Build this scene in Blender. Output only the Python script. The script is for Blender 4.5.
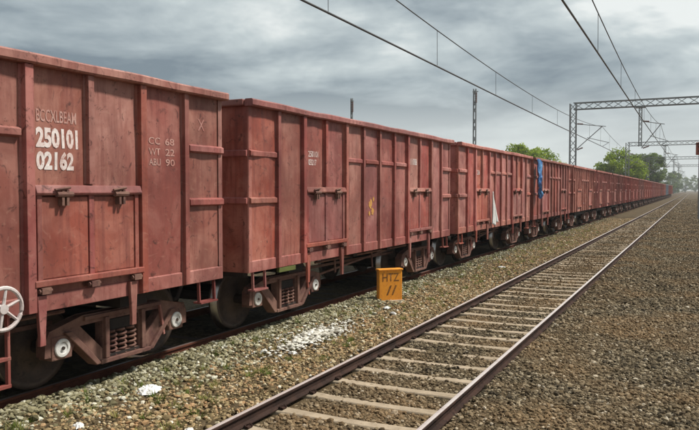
import bpy, math, random
import numpy as np
from mathutils import Vector, Matrix
from mathutils.geometry import tessellate_polygon
from mathutils.bvhtree import BVHTree

R = math.radians
random.seed(7)
rng = np.random.default_rng(11)
scene = bpy.context.scene
for o in list(bpy.data.objects):
    bpy.data.objects.remove(o)
COL = scene.collection

# ------------------------------------------------------------------ camera
CAM_H = 2.209
YAW = R(26.46)
cam_d = bpy.data.cameras.new("camera")
cam_d.sensor_width = 36
cam_d.lens = 690 / 699 * 36
cam_d.clip_end = 9000
cam = bpy.data.objects.new("camera", cam_d)
COL.objects.link(cam)
cam.location = (0, 0, CAM_H)
cam.rotation_euler = (R(90 - 2.075), 0, YAW)
scene.camera = cam

# ------------------------------------------------------------------ light
SUN_DIR = Vector((0.60, 0.40, 1.0)).normalized()      # towards the sun
sun_el = math.asin(SUN_DIR.z)
sun_d = bpy.data.lights.new("sun", 'SUN')
sun_d.energy = 5.0
sun_d.angle = R(5)
sun_d.color = (1.0, 0.95, 0.87)
sun = bpy.data.objects.new("sun", sun_d)
COL.objects.link(sun)
sun.rotation_euler = SUN_DIR.to_track_quat('Z', 'Y').to_euler()
scene.view_settings.view_transform = 'Standard'
scene.view_settings.look = 'None'
scene.view_settings.gamma = 1
scene.view_settings.exposure = 0.14
scene.view_settings.use_curve_mapping = False


class NT:
    """small helper for building node trees"""
    def __init__(self, tree):
        self.t = tree
        tree.nodes.clear()

    def n(self, kind, **kw):
        nd = self.t.nodes.new(kind)
        for k, v in kw.items():
            if k.startswith('i_'):
                nd.inputs[k[2:].replace('_', ' ')].default_value = v
            else:
                setattr(nd, k, v)
        return nd

    def l(self, a, b):
        self.t.links.new(a, b)

    def ramp(self, fac, stops, interp='LINEAR'):
        r = self.n('ShaderNodeValToRGB')
        r.color_ramp.interpolation = interp
        e = r.color_ramp.elements
        while len(e) < len(stops):
            e.new(0.5)
        for el, (p, c) in zip(e, stops):
            el.position = p
            el.color = (c, c, c, 1) if not hasattr(c, '__len__') else (*c, 1)
        self.l(fac, r.inputs[0])
        return r.outputs[0]

    def mix(self, fac, a, b, mode='MIX'):
        m = self.n('ShaderNodeMix', data_type='RGBA', blend_type=mode)
        for sock, val in ((m.inputs[0], fac), (m.inputs[6], a), (m.inputs[7], b)):
            if hasattr(val, 'is_output'):
                self.l(val, sock)
            elif hasattr(val, '__len__'):
                sock.default_value = (*val, 1)
            else:
                sock.default_value = val
        return m.outputs[2]

    def math(self, op, a, b=0.0):
        m = self.n('ShaderNodeMath', operation=op)
        for sock, val in ((m.inputs[0], a), (m.inputs[1], b)):
            if hasattr(val, 'is_output'):
                self.l(val, sock)
            else:
                sock.default_value = val
        return m.outputs[0]

    def vmul(self, v, s, off=(0, 0, 0)):
        m = self.n('ShaderNodeVectorMath', operation='MULTIPLY_ADD')
        self.l(v, m.inputs[0])
        m.inputs[1].default_value = s
        m.inputs[2].default_value = off
        return m.outputs[0]

    def noise(self, vec, scale, detail=4, rough=0.55, dist=0.0):
        nz = self.n('ShaderNodeTexNoise')
        nz.inputs['Scale'].default_value = scale
        nz.inputs['Detail'].default_value = detail
        nz.inputs['Roughness'].default_value = rough
        nz.inputs['Distortion'].default_value = dist
        self.l(vec, nz.inputs['Vector'])
        return nz.outputs[0]


# ------------------------------------------------------------------ world: broken overcast
world = bpy.data.worlds.new("World")
scene.world = world
world.use_nodes = True
w = NT(world.node_tree)
sky = w.n('ShaderNodeTexSky', sky_type='NISHITA', sun_disc=False,
          sun_elevation=sun_el, sun_rotation=math.atan2(SUN_DIR.x, SUN_DIR.y),
          air_density=1.0, dust_density=2.0, ozone_density=1.0)
tc = w.n('ShaderNodeTexCoord')
gen = tc.outputs['Generated']
sep = w.n('ShaderNodeSeparateXYZ')
w.l(gen, sep.inputs[0])
v1 = w.vmul(gen, (1.0, 1.0, 3.6), (15.755, 7.324, 11.57))
warp = w.noise(w.vmul(gen, (1, 1, 2.5)), 2.2, 3)
big = w.noise(v1, 2.3, 5, 0.52, 0.35)
fine = w.noise(w.vmul(gen, (1.0, 1.0, 2.6), (7.3, 2.2, 5.1)), 7.0, 6, 0.58, 0.3)
dens = w.math('ADD', w.math('MULTIPLY', big, 0.74), w.math('MULTIPLY', fine, 0.26))
cloud = w.ramp(dens, [(0.385, (0.90, 0.94, 0.92)), (0.445, (0.59, 0.66, 0.67)),
                      (0.51, (0.40, 0.465, 0.495)), (0.58, (0.215, 0.27, 0.31))])
# the overcast thins and brightens towards the horizon
low = w.ramp(sep.outputs[2], [(0.0, 0.90), (0.085, 0.55), (0.15, 0.0)])
cloud = w.mix(low, cloud, (0.82, 0.87, 0.86))
skyc = w.mix(1.0, sky.outputs[0], (0.09, 0.09, 0.09), 'MULTIPLY')
colr = w.mix(0.92, skyc, cloud)
bg = w.n('ShaderNodeBackground')
bg.inputs['Strength'].default_value = 0.90
w.l(colr, bg.inputs['Color'])
wo = w.n('ShaderNodeOutputWorld')
w.l(bg.outputs[0], wo.inputs['Surface'])

# ------------------------------------------------------------------ materials


def new_mat(name):
    m = bpy.data.materials.new(name)
    m.use_nodes = True
    t = NT(m.node_tree)
    b = t.n('ShaderNodeBsdfPrincipled')
    o = t.n('ShaderNodeOutputMaterial')
    t.l(b.outputs[0], o.inputs['Surface'])
    return m, t, b


def bump(t, b, h, strength=0.3, dist=0.01):
    bp = t.n('ShaderNodeBump')
    bp.inputs['Strength'].default_value = strength
    bp.inputs['Distance'].default_value = dist
    t.l(h, bp.inputs['Height'])
    t.l(bp.outputs[0], b.inputs['Normal'])


def seeded(t):
    """object coordinates shifted by the wagon's own weather seed"""
    tc = t.n('ShaderNodeTexCoord')
    at = t.n('ShaderNodeAttribute', attribute_type='OBJECT', attribute_name='weather_seed')
    add = t.n('ShaderNodeVectorMath', operation='ADD')
    t.l(tc.outputs['Object'], add.inputs[0])
    sc = t.math('MULTIPLY', at.outputs['Fac'], 37.0)
    cb = t.n('ShaderNodeCombineXYZ')
    t.l(sc, cb.inputs[0])
    t.l(sc, cb.inputs[1])
    t.l(cb.outputs[0], add.inputs[1])
    return add.outputs[0], at.outputs['Fac']


def paint(name, main, dusty, rust, deep):
    m, t, b = new_mat(name)
    v, s = seeded(t)
    patches = t.noise(v, 1.5, 6, 0.62, 0.6)
    c = t.mix(t.ramp(patches, [(0.40, 0.0), (0.62, 1.0)]), main, dusty)
    wide = t.noise(t.vmul(v, (1, 1, 0.7), (5, 1, 8)), 0.9, 4, 0.6, 0.5)
    c = t.mix(t.ramp(wide, [(0.46, 0.0), (0.66, 0.75)]), c, rust)
    # wagon-to-wagon shade of old paint
    hue = t.n('ShaderNodeHueSaturation')
    oi = t.n('ShaderNodeObjectInfo')
    wv = t.math('ADD', t.math('MULTIPLY', t.math('FRACT', t.math('MULTIPLY', s, 3.71)), 0.36), 0.68)
    wv = t.math('ADD', wv, t.math('MULTIPLY', oi.outputs['Random'], 0.30))
    t.l(t.math('ADD', t.math('MULTIPLY', t.math('FRACT', t.math('MULTIPLY', oi.outputs['Random'], 7.3)), 0.016), 0.4915), hue.inputs['Hue'])
    t.l(t.math('ADD', t.math('MULTIPLY', t.math('FRACT', t.math('MULTIPLY', oi.outputs['Random'], 13.7)), 0.22), 0.88), hue.inputs['Saturation'])
    t.l(wv, hue.inputs['Value'])
    t.l(c, hue.inputs['Color'])
    c = hue.outputs[0]
    st = t.noise(t.vmul(v, (5.0, 5.0, 0.45)), 2.2, 5, 0.65)
    c = t.mix(t.ramp(st, [(0.48, 0.0), (0.70, 0.75)]), c, rust)
    sp = t.noise(v, 9.0, 6, 0.7, 0.8)
    c = t.mix(t.ramp(sp, [(0.58, 0.0), (0.66, 0.8)]), c, deep)
    sc = t.noise(t.vmul(v, (1, 2.4, 0.9), (3, 9, 4)), 5.5, 5, 0.62, 2.4)
    c = t.mix(t.ramp(sc, [(0.61, 0.0), (0.69, 0.42)]), c, deep)
    sc2 = t.noise(t.vmul(v, (1, 1.0, 1.6), (13, 2, 4)), 4.2, 5, 0.6, 1.6)
    c = t.mix(t.ramp(sc2, [(0.60, 0.0), (0.78, 0.30)]), c, (0.50, 0.30, 0.22))
    t.l(c, b.inputs['Base Color'])
    b.inputs['Roughness'].default_value = 0.55
    b.inputs['Specular IOR Level'].default_value = 0.35
    run = t.noise(t.vmul(v, (9.0, 9.0, 0.30), (2, 5, 1)), 2.6, 4, 0.6)
    c = t.mix(t.ramp(run, [(0.60, 0.0), (0.70, 0.40)]), c, (0.19, 0.075, 0.05))
    t.l(c, b.inputs['Base Color'])
    h = t.math('ADD', t.noise(v, 2.4, 3, 0.5), t.math('MULTIPLY', sp, 0.18))
    bump(t, b, h, 0.5, 0.03)
    return m


M = {}
M['paint'] = paint('oxide_red_paint', (0.320, 0.092, 0.071), (0.44, 0.182, 0.144), (0.155, 0.042, 0.034), (0.070, 0.025, 0.021))
M['paint_blue'] = paint('blue_grey_paint', (0.16, 0.24, 0.34), (0.30, 0.36, 0.42), (0.16, 0.12, 0.11), (0.08, 0.05, 0.05))


def grime(name, c1, c2, c3, rough=0.8, metal=0.0, scale=3.0, bmp=0.3, spec=0.3):
    m, t, b = new_mat(name)
    v, s = seeded(t)
    a = t.noise(v, scale, 6, 0.65, 0.4)
    c = t.mix(t.ramp(a, [(0.36, 0.0), (0.62, 1.0)]), c1, c2)
    d = t.noise(v, scale * 4.3, 5, 0.7)
    c = t.mix(t.ramp(d, [(0.55, 0.0), (0.70, 0.8)]), c, c3)
    t.l(c, b.inputs['Base Color'])
    b.inputs['Roughness'].default_value = rough
    b.inputs['Metallic'].default_value = metal
    b.inputs['Specular IOR Level'].default_value = spec
    bump(t, b, d, bmp, 0.012)
    return m


M['bogie'] = grime('bogie_brown_dust', (0.110, 0.048, 0.040), (0.21, 0.115, 0.085), (0.045, 0.024, 0.021))
M['under'] = grime('underframe_black', (0.018, 0.014, 0.013), (0.035, 0.025, 0.021), (0.012, 0.010, 0.010))  # black kept extra deep, painting shadow into the wagons' underside
M['wheel'] = grime('wheel_steel', (0.055, 0.040, 0.034), (0.11, 0.075, 0.058), (0.03, 0.024, 0.022), 0.6, 0.3)
M['tread'] = grime('wheel_tread', (0.45, 0.43, 0.41), (0.36, 0.33, 0.31), (0.2, 0.17, 0.15), 0.3, 1.0)
M['cap'] = grime('axle_cover_white', (0.70, 0.69, 0.66), (0.52, 0.50, 0.46), (0.22, 0.18, 0.15), 0.6)
M['whitepaint'] = grime('worn_white_paint', (0.74, 0.68, 0.65), (0.60, 0.46, 0.42), (0.36, 0.14, 0.11), 0.7, 0, 6.0, 0.1)
M['faintpaint'] = grime('faint_lettering', (0.47, 0.30, 0.26), (0.40, 0.19, 0.155), (0.31, 0.095, 0.073), 0.7, 0, 9.0, 0.1)
M['fainter'] = grime('chalk_trace', (0.42, 0.23, 0.20), (0.36, 0.14, 0.115), (0.31, 0.10, 0.08), 0.7, 0, 12.0, 0.1)
M['greypaint'] = grime('brake_wheel_paint', (0.62, 0.57, 0.55), (0.46, 0.38, 0.36), (0.30, 0.16, 0.13), 0.6)
M['yellowpaint'] = grime('yellow_paint', (0.55, 0.32, 0.06), (0.46, 0.20, 0.07), (0.40, 0.13, 0.09), 0.7, 0, 14.0)
M['greenpaint'] = grime('green_plate', (0.11, 0.13, 0.03), (0.09, 0.09, 0.035), (0.05, 0.04, 0.03), 0.6)
M['orange'] = grime('orange_marker_paint', (0.82, 0.33, 0.030), (0.74, 0.27, 0.03), (0.46, 0.17, 0.04), 0.75, 0, 4.0)
M['black'] = grime('black_lettering', (0.10, 0.045, 0.015), (0.24, 0.10, 0.02), (0.62, 0.24, 0.03), 0.7, 0, 7.0)
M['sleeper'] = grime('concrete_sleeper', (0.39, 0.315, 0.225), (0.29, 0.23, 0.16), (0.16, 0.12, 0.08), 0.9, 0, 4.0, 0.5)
M['sleeper_oil_shade'] = grime('oil_and_shade_sleeper', (0.075, 0.055, 0.042), (0.05, 0.036, 0.028), (0.03, 0.022, 0.018), 0.9, 0, 4.0, 0.5)  # oil-dark concrete, with the shade beneath the train put into the colour
M['railside'] = grime('rail_rust', (0.030, 0.020, 0.017), (0.055, 0.032, 0.025), (0.016, 0.012, 0.011), 0.9, 0, 3.0, 0.3, 0.08)
M['railrust'] = grime('rail_red_rust', (0.075, 0.026, 0.018), (0.11, 0.042, 0.026), (0.035, 0.016, 0.013), 0.9, 0, 3.0, 0.3, 0.08)
M['railtop'] = grime('rail_head', (0.80, 0.73, 0.69), (0.72, 0.63, 0.59), (0.52, 0.43, 0.39), 0.42, 0.6, 2.0, 0.05)
M['railtop_old'] = grime('rail_head_dull', (0.16, 0.12, 0.11), (0.22, 0.17, 0.15), (0.09, 0.06, 0.05), 0.5, 0.5, 2.0, 0.05)
M['steel'] = grime('galvanised_steel', (0.20, 0.215, 0.22), (0.27, 0.28, 0.28), (0.13, 0.13, 0.13), 0.6, 0.2)
M['wire'] = grime('copper_wire', (0.085, 0.09, 0.095), (0.12, 0.12, 0.12), (0.06, 0.06, 0.06), 0.5, 0.3)
M['insul'] = grime('insulator_brown', (0.16, 0.08, 0.06), (0.20, 0.11, 0.09), (0.10, 0.06, 0.05), 0.35)
M['tarp'] = grime('blue_tarpaulin', (0.05, 0.13, 0.40), (0.09, 0.27, 0.46), (0.14, 0.10, 0.32), 0.55, 0, 2.5)
M['whitecloth'] = grime('white_cloth', (0.82, 0.82, 0.80), (0.72, 0.71, 0.68), (0.6, 0.55, 0.5), 0.85, 0, 3.0)
M['redbox'] = grime('red_signal_box', (0.36, 0.09, 0.05), (0.28, 0.08, 0.05), (0.16, 0.06, 0.05), 0.6)
M['bark'] = grime('bark', (0.10, 0.07, 0.045), (0.15, 0.11, 0.075), (0.06, 0.04, 0.03), 0.95)
M['coal'] = grime('coal_load', (0.03, 0.03, 0.03), (0.05, 0.045, 0.04), (0.02, 0.02, 0.02), 0.8)


def attr_mat(name, stops, rough=0.92, transl=0.0, zone=False):
    """colour picked from a per-piece random value stored on the mesh"""
    m, t, b = new_mat(name)
    a = t.n('ShaderNodeAttribute', attribute_name='pick')
    c = t.ramp(a.outputs['Fac'], stops)
    if zone:
        tc = t.n('ShaderNodeTexCoord')
        n1 = t.noise(tc.outputs['Object'], 0.55, 4, 0.6)
        c = t.mix(t.ramp(n1, [(0.42, 0.0), (0.64, 0.55)]), c, (0.25, 0.155, 0.075))
        n2 = t.noise(tc.outputs['Object'], 22.0, 3, 0.6)
        c = t.mix(t.ramp(n2, [(0.5, 0.0), (0.75, 0.4)]), c, (0.07, 0.055, 0.04))
    t.l(c, b.inputs['Base Color'])
    b.inputs['Roughness'].default_value = rough
    b.inputs['Specular IOR Level'].default_value = 0.2
    if transl:
        tr = t.n('ShaderNodeBsdfTranslucent')
        t.l(c, tr.inputs[0])
        mx = t.n('ShaderNodeMixShader')
        mx.inputs[0].default_value = transl
        t.l(b.outputs[0], mx.inputs[1])
        t.l(tr.outputs[0], mx.inputs[2])
        out = [n for n in t.t.nodes if n.type == 'OUTPUT_MATERIAL'][0]
        t.l(mx.outputs[0], out.inputs['Surface'])
    return m


M['ballast'] = attr_mat('ballast_brown', [(0.0, (0.026, 0.020, 0.012)), (0.30, (0.080, 0.061, 0.036)), (0.62, (0.150, 0.116, 0.070)),
                                          (0.86, (0.235, 0.188, 0.120)), (0.97, (0.35, 0.29, 0.20)), (1.0, (0.52, 0.46, 0.36))], zone=True)
M['ballast_grey'] = attr_mat('ballast_grey_green', [(0.0, (0.07, 0.06, 0.03)), (0.3, (0.17, 0.15, 0.085)), (0.65, (0.275, 0.25, 0.15)),
                                                    (0.9, (0.37, 0.35, 0.25)), (1.0, (0.56, 0.54, 0.44))])
M['ballast_tan'] = attr_mat('ballast_tan', [(0.0, (0.08, 0.058, 0.028)), (0.25, (0.20, 0.148, 0.075)), (0.5, (0.30, 0.225, 0.118)), (0.7, (0.34, 0.20, 0.10)),
                                            (0.9, (0.40, 0.32, 0.19)), (0.97, (0.48, 0.43, 0.30)), (1.0, (0.68, 0.64, 0.54))])
M['rubble'] = attr_mat('white_rubble', [(0.0, (0.16, 0.14, 0.11)), (0.25, (0.34, 0.32, 0.26)), (0.6, (0.55, 0.53, 0.46)), (1.0, (0.74, 0.72, 0.66))])
M['grass'] = attr_mat('dry_grass', [(0.0, (0.08, 0.12, 0.02)), (0.5, (0.17, 0.20, 0.05)), (1.0, (0.33, 0.28, 0.11))], transl=0.3)
M['leaf'] = attr_mat('leaf_green', [(0.0, (0.09, 0.14, 0.010)), (0.5, (0.23, 0.32, 0.02)), (1.0, (0.36, 0.43, 0.03))], 0.6, 0.5)
M['leaf_dark'] = attr_mat('leaf_dark', [(0.0, (0.05, 0.085, 0.014)), (0.5, (0.11, 0.17, 0.025)), (1.0, (0.18, 0.25, 0.04))], 0.6, 0.45)

# ground: earth and fines beneath the stones
m, t, b = new_mat('ground_earth')
tcg = t.n('ShaderNodeTexCoord')
oc = tcg.outputs['Object']
cell = t.n('ShaderNodeTexVoronoi', feature='F1')
cell.inputs['Scale'].default_value = 17.0
t.l(oc, cell.inputs['Vector'])
c0 = t.ramp(cell.outputs['Color'], [(0.0, (0.03, 0.021, 0.011)), (0.5, (0.080, 0.059, 0.032)), (1.0, (0.16, 0.12, 0.068))])
n1 = t.noise(oc, 0.5, 5, 0.6)
c0 = t.mix(t.ramp(n1, [(0.42, 0.0), (0.65, 0.6)]), c0, (0.10, 0.066, 0.034))
n2 = t.noise(oc, 9.0, 5, 0.7)
c0 = t.mix(t.ramp(n2, [(0.5, 0.0), (0.7, 0.6)]), c0, (0.045, 0.033, 0.018))
t.l(c0, b.inputs['Base Color'])
b.inputs['Roughness'].default_value = 0.95
b.inputs['Specular IOR Level'].default_value = 0.15
bump(t, b, t.math('ADD', t.math('MULTIPLY', cell.outputs['Distance'], -0.6), n2), 0.8, 0.05)
M['ground'] = m

# ------------------------------------------------------------------ mesh helpers


class MB:
    def __init__(self):
        self.v, self.f, self.mi = [], [], []

    def add(self, vs, fs, mi=0):
        o = len(self.v)
        self.v += [tuple(p) for p in vs]
        self.f += [tuple(i + o for i in f) for f in fs]
        self.mi += [mi] * len(fs)
        return self

    def box(self, x0, x1, y0, y1, z0, z1, mi=0):
        vs = [(x, y, z) for z in (z0, z1) for y in (y0, y1) for x in (x0, x1)]
        fs = [(0, 2, 3, 1), (4, 5, 7, 6), (0, 1, 5, 4), (2, 6, 7, 3), (0, 4, 6, 2), (1, 3, 7, 5)]
        return self.add(vs, fs, mi)

    def prism(self, poly, fn, mi=0):
        """poly: 2D outline ccw; fn(a,b,s) -> 3D, s in {0,1}"""
        n = len(poly)
        vs = [fn(a, c, 0) for a, c in poly] + [fn(a, c, 1) for a, c in poly]
        fs = [tuple(range(n))[::-1], tuple(range(n, 2 * n))]
        fs += [(i, (i + 1) % n, n + (i + 1) % n, n + i) for i in range(n)]
        return self.add(vs, fs, mi)

    def holed(self, outline, holes, x0, x1, mi=0):
        """plate in the y-z plane with window openings"""
        loops = [outline] + holes
        tris = tessellate_polygon([[Vector((a, c, 0)) for a, c in l] for l in loops])
        flat = [p for l in loops for p in l]
        n = len(flat)
        vs = [(x0, a, c) for a, c in flat] + [(x1, a, c) for a, c in flat]
        fs = [(a, b2, c) for a, b2, c in tris] + [(n + c, n + b2, n + a) for a, b2, c in tris]
        o = 0
        for l in loops:
            k = len(l)
            fs += [(o + i, o + (i + 1) % k, n + o + (i + 1) % k, n + o + i) for i in range(k)]
            o += k
        return self.add(vs, fs, mi)

    def rod(self, p, q, r, seg=8, r2=None, mi=0):
        p, q = Vector(p), Vector(q)
        d = (q - p)
        if d.length < 1e-6:
            return self
        qt = d.to_track_quat('Z', 'Y')
        r2 = r if r2 is None else r2
        vs = []
        for c, rr in ((p, r), (q, r2)):
            for i in range(seg):
                a = 2 * math.pi * i / seg
                vs.append(c + qt @ Vector((rr * math.cos(a), rr * math.sin(a), 0)))
        fs = [(i, (i + 1) % seg, seg + (i + 1) % seg, seg + i) for i in range(seg)]
        fs += [tuple(range(seg))[::-1], tuple(range(seg, 2 * seg))]
        return self.add(vs, fs, mi)

    def path(self, pts, r, seg=6, mi=0):
        pts = [Vector(p) for p in pts]
        vs, fs = [], []
        rr = r if hasattr(r, '__len__') else [r] * len(pts)
        for k, p in enumerate(pts):
            d = (pts[min(k + 1, len(pts) - 1)] - pts[max(k - 1, 0)]).normalized()
            up = Vector((0, 0, 1)) if abs(d.z) < 0.95 else Vector((1, 0, 0))
            s = d.cross(up).normalized()
            u = s.cross(d)
            for i in range(seg):
                a = 2 * math.pi * i / seg
                vs.append(p + (s * math.cos(a) + u * math.sin(a)) * rr[k])
        for k in range(len(pts) - 1):
            for i in range(seg):
                j = (i + 1) % seg
                fs.append((k * seg + i, k * seg + j, (k + 1) * seg + j, (k + 1) * seg + i))
        e = (len(pts) - 1) * seg
        fs += [tuple(range(seg))[::-1], tuple(range(e, e + seg))]
        return self.add(vs, fs, mi)

    def lathe_x(self, prof, cy, cz, seg=28, mi=0, mifn=None):
        """revolve (x, r) profile round an axle along x"""
        n = len(prof)
        vs = []
        for x, r in prof:
            for i in range(seg):
                a = 2 * math.pi * i / seg
                vs.append((x, cy + r * math.cos(a), cz + r * math.sin(a)))
        o = len(self.v)
        self.v += vs
        for k in range(n - 1):
            for i in range(seg):
                j = (i + 1) % seg
                self.f.append((o + k * seg + i, o + k * seg + j, o + (k + 1) * seg + j, o + (k + 1) * seg + i))
                self.mi.append(mifn(k) if mifn else mi)
        self.f.append(tuple(o + i for i in range(seg))[::-1])
        self.f.append(tuple(o + (n - 1) * seg + i for i in range(seg)))
        self.mi += [mi, mi]
        return self

    def bar(self, p, q, wd, ht, mi=0):
        """rectangular bar between two points"""
        p, q = Vector(p), Vector(q)
        d = (q - p).normalized()
        up = Vector((0, 0, 1)) if abs(d.z) < 0.95 else Vector((1, 0, 0))
        s = d.cross(up).normalized() * wd / 2
        u = s.cross(d).normalized() * ht / 2
        vs = [c + a * s + e * u for c in (p, q) for a, e in ((-1, -1), (1, -1), (1, 1), (-1, 1))]
        return self.add(vs, [(3, 2, 1, 0), (4, 5, 6, 7), (0, 1, 5, 4), (1, 2, 6, 5), (2, 3, 7, 6), (3, 0, 4, 7)], mi)

    def build(self, name, mats, parent=None, smooth=False, bevel=0.0):
        me = bpy.data.meshes.new(name)
        me.from_pydata(self.v, [], self.f)
        for mm in (mats if isinstance(mats, (list, tuple)) else [mats]):
            me.materials.append(mm)
        if any(self.mi):
            me.polygons.foreach_set('material_index', self.mi)
        if smooth:
            me.polygons.foreach_set('use_smooth', [True] * len(me.polygons))
        me.update()
        o = bpy.data.objects.new(name, me)
        COL.objects.link(o)
        if parent:
            o.parent = parent
        if bevel:
            bv = o.modifiers.new('edge', 'BEVEL')
            bv.width = bevel
            bv.segments = 2
            bv.limit_method = 'ANGLE'
        return o


def tag(o, label=None, cat=None, group=None, kind=None):
    if label:
        o['label'] = label
    if cat:
        o['category'] = cat
    if group:
        o['group'] = group
    if kind:
        o['kind'] = kind
    return o


def empty(name, loc, rz=0):
    o = bpy.data.objects.new(name, None)
    o.empty_display_size = 0.3
    o.location = loc
    o.rotation_euler = (0, 0, rz)
    COL.objects.link(o)
    return o


def numpy_mesh(name, verts, faces, mat, pick=None, smooth=False):
    """verts (n,3), faces (m,k) with one k"""
    me = bpy.data.meshes.new(name)
    k = faces.shape[1]
    me.vertices.add(len(verts))
    me.vertices.foreach_set('co', verts.astype(np.float32).ravel())
    me.loops.add(faces.size)
    me.loops.foreach_set('vertex_index', faces.astype(np.int32).ravel())
    me.polygons.add(len(faces))
    me.polygons.foreach_set('loop_start', np.arange(0, faces.size, k, dtype=np.int32))
    if pick is not None:
        a = me.attributes.new('pick', 'FLOAT', 'POINT')
        a.data.foreach_set('value', pick.astype(np.float32))
    me.materials.append(mat)
    me.update(calc_edges=True)
    me.validate()
    if not smooth:
        me.polygons.foreach_set('use_smooth', np.zeros(len(me.polygons), dtype=bool))
    o = bpy.data.objects.new(name, me)
    COL.objects.link(o)
    return o


# ------------------------------------------------------------------ layout
TR1 = -3.10          # centre line of the empty track
TR2 = -7.36          # centre line of the train's track
HG = 0.87            # half gauge to rail head centre
NEAR0 = 8.37         # near end of the second wagon
PITCH = 10.05
BODY = 9.30


def vnoise(x, y, s, seed=0):
    """cheap smooth pseudo-noise in [-1, 1]"""
    r = np.random.default_rng(seed)
    out = 0
    for k in range(5):
        a, ph1, ph2 = r.uniform(0, 6.28), r.uniform(0, 6.28), r.uniform(0, 6.28)
        f = s * r.uniform(0.6, 1.7)
        out = out + np.sin((x * math.cos(a) + y * math.sin(a)) * f + ph1) * np.cos((y * math.cos(a) - x * math.sin(a)) * f * 0.8 + ph2)
    return out / 3.0


def ground_z(x, y):
    x = np.asarray(x, float)
    y = np.asarray(y, float)
    near_t2 = np.clip(1 - np.abs(x - TR2) / 2.2, 0, 1)
    h = -0.185 + 0.018 * vnoise(x, y, 1.1, 3) + 0.012 * vnoise(x, y, 3.1, 4)
    # low heap of ballast between the two tracks, levelled off at the rails
    mid = np.exp(-((x + 5.35) / 0.75) ** 2)
    h = h + mid * (0.07 + 0.035 * vnoise(x, y, 1.6, 9))
    # the ballast on the right swells a little, then falls away
    rt = np.clip((x + 1.9) / 1.2, 0, 1) * np.clip((3.5 - x) / 2.5, 0, 1)
    h = h + rt * (0.05 + 0.03 * vnoise(x, y, 0.9, 12))
    h = h - np.clip((x - 4.0) / 6.0, 0, 1) * 0.5 - np.clip((-x - 10.5) / 5.0, 0, 1) * 0.5
    h = h - near_t2 * 0.0
    # ballast is boxed up over the sleeper ends outside the rails
    for tr in (TR1, TR2):
        dd = np.abs(x - tr)
        h = h + 0.105 * np.clip((dd - 0.90) / 0.09, 0, 1) * np.clip((1.9 - dd) / 0.5, 0, 1)
        h = h + 0.027 * np.clip((0.80 - dd) / 0.1, 0, 1)
    return h


# ground sheet
gx = np.concatenate([[-4000, -1500, -500, -200, -80, -40, -25, -18], np.arange(-14, 6.01, 0.2), [8, 10, 14, 20, 40, 100, 300, 900, 4000]])
gy = np.concatenate([[-400, -100, -40, -20, -10], np.arange(-4, 40, 0.25), np.arange(40, 120, 2.0), [140, 170, 220, 300, 450, 700, 1200, 2500, 6000]])
GX, GY = np.meshgrid(gx, gy)
gv = np.stack([GX, GY, ground_z(GX, GY)], -1).reshape(-1, 3)
nx, ny = len(gx), len(gy)
ii = (np.arange(ny - 1)[:, None] * nx + np.arange(nx - 1)[None, :]).ravel()
gf = np.stack([ii, ii + 1, ii + nx + 1, ii + nx], 1)
ground = numpy_mesh('ground', gv, gf, M['ground'], smooth=True)
ground.data.polygons.foreach_set('use_smooth', np.ones(len(gf), dtype=bool))
tag(ground, 'brown earth and gravel bed of the railway yard', kind='structure')

# ------------------------------------------------------------------ tracks
RAIL = [(-0.066, -0.165), (0.066, -0.165), (0.066, -0.152), (0.012, -0.128), (0.010, -0.050), (0.036, -0.036),
        (0.036, -0.010), (0.028, -0.002), (0.0, 0.0), (-0.028, -0.002), (-0.036, -0.010), (-0.036, -0.036),
        (-0.010, -0.050), (-0.012, -0.128), (-0.066, -0.152)]


RAIL = [(a * 0.86, c * 0.76) for a, c in RAIL]


def rail(parent, xc, y0, y1, mats, label=None):
    mb = MB()
    ys = np.linspace(y0, y1, 90)
    n = len(RAIL)
    vs = [(xc + a, y, c) for y in ys for a, c in RAIL]
    fs, mi = [], []
    for k in range(len(ys) - 1):
        for i in range(n):
            j = (i + 1) % n
            fs.append((k * n + i, (k + 1) * n + i, (k + 1) * n + j, k * n + j)[::-1])
            mi.append(1 if i in (7, 8) else 0)
    mb.v, mb.f, mb.mi = vs, fs, mi
    o = mb.build('rail', mats, parent)
    if label:
        o['label'] = label
    return o


# sleeper mesh (pre-stressed concrete: waisted in the middle, canted seats)
def sleeper_mesh():
    xs = [-1.33, -1.0, -0.87, -0.6, -0.2, 0.2, 0.6, 0.87, 1.0, 1.33]
    tops = [-0.172, -0.168, -0.168, -0.172, -0.178, -0.178, -0.172, -0.168, -0.168, -0.172]
    wt = [0.088, 0.092, 0.092, 0.082, 0.074, 0.074, 0.082, 0.092, 0.092, 0.088]
    mb = MB()
    for x, z, h in zip(xs, tops, wt):
        mb.v += [(x, -h - 0.035, -0.36), (x, -h, z - 0.012), (x, -h + 0.012, z), (x, h - 0.012, z), (x, h, z - 0.012), (x, h + 0.035, -0.36)]
    n = 6
    for k in range(len(xs) - 1):
        for i in range(n):
            j = (i + 1) % n
            mb.f.append((k * n + i, k * n + j, (k + 1) * n + j, (k + 1) * n + i))
    mb.f += [tuple(range(n))[::-1], tuple(range((len(xs) - 1) * n, len(xs) * n))]
    mb.mi = [0] * len(mb.f)
    return mb


def clip_mesh(s):
    mb = MB()
    mb.box(min(s * 0.062, s * 0.105), max(s * 0.062, s * 0.105), -0.04, 0.04, -0.167, -0.148)
    mb.path([(s * 0.115, -0.04, -0.150), (s * 0.075, -0.045, -0.134), (s * 0.052, -0.01, -0.138),
             (s * 0.075, 0.035, -0.130), (s * 0.115, 0.03, -0.150)], 0.008, 5)
    return mb


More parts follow.
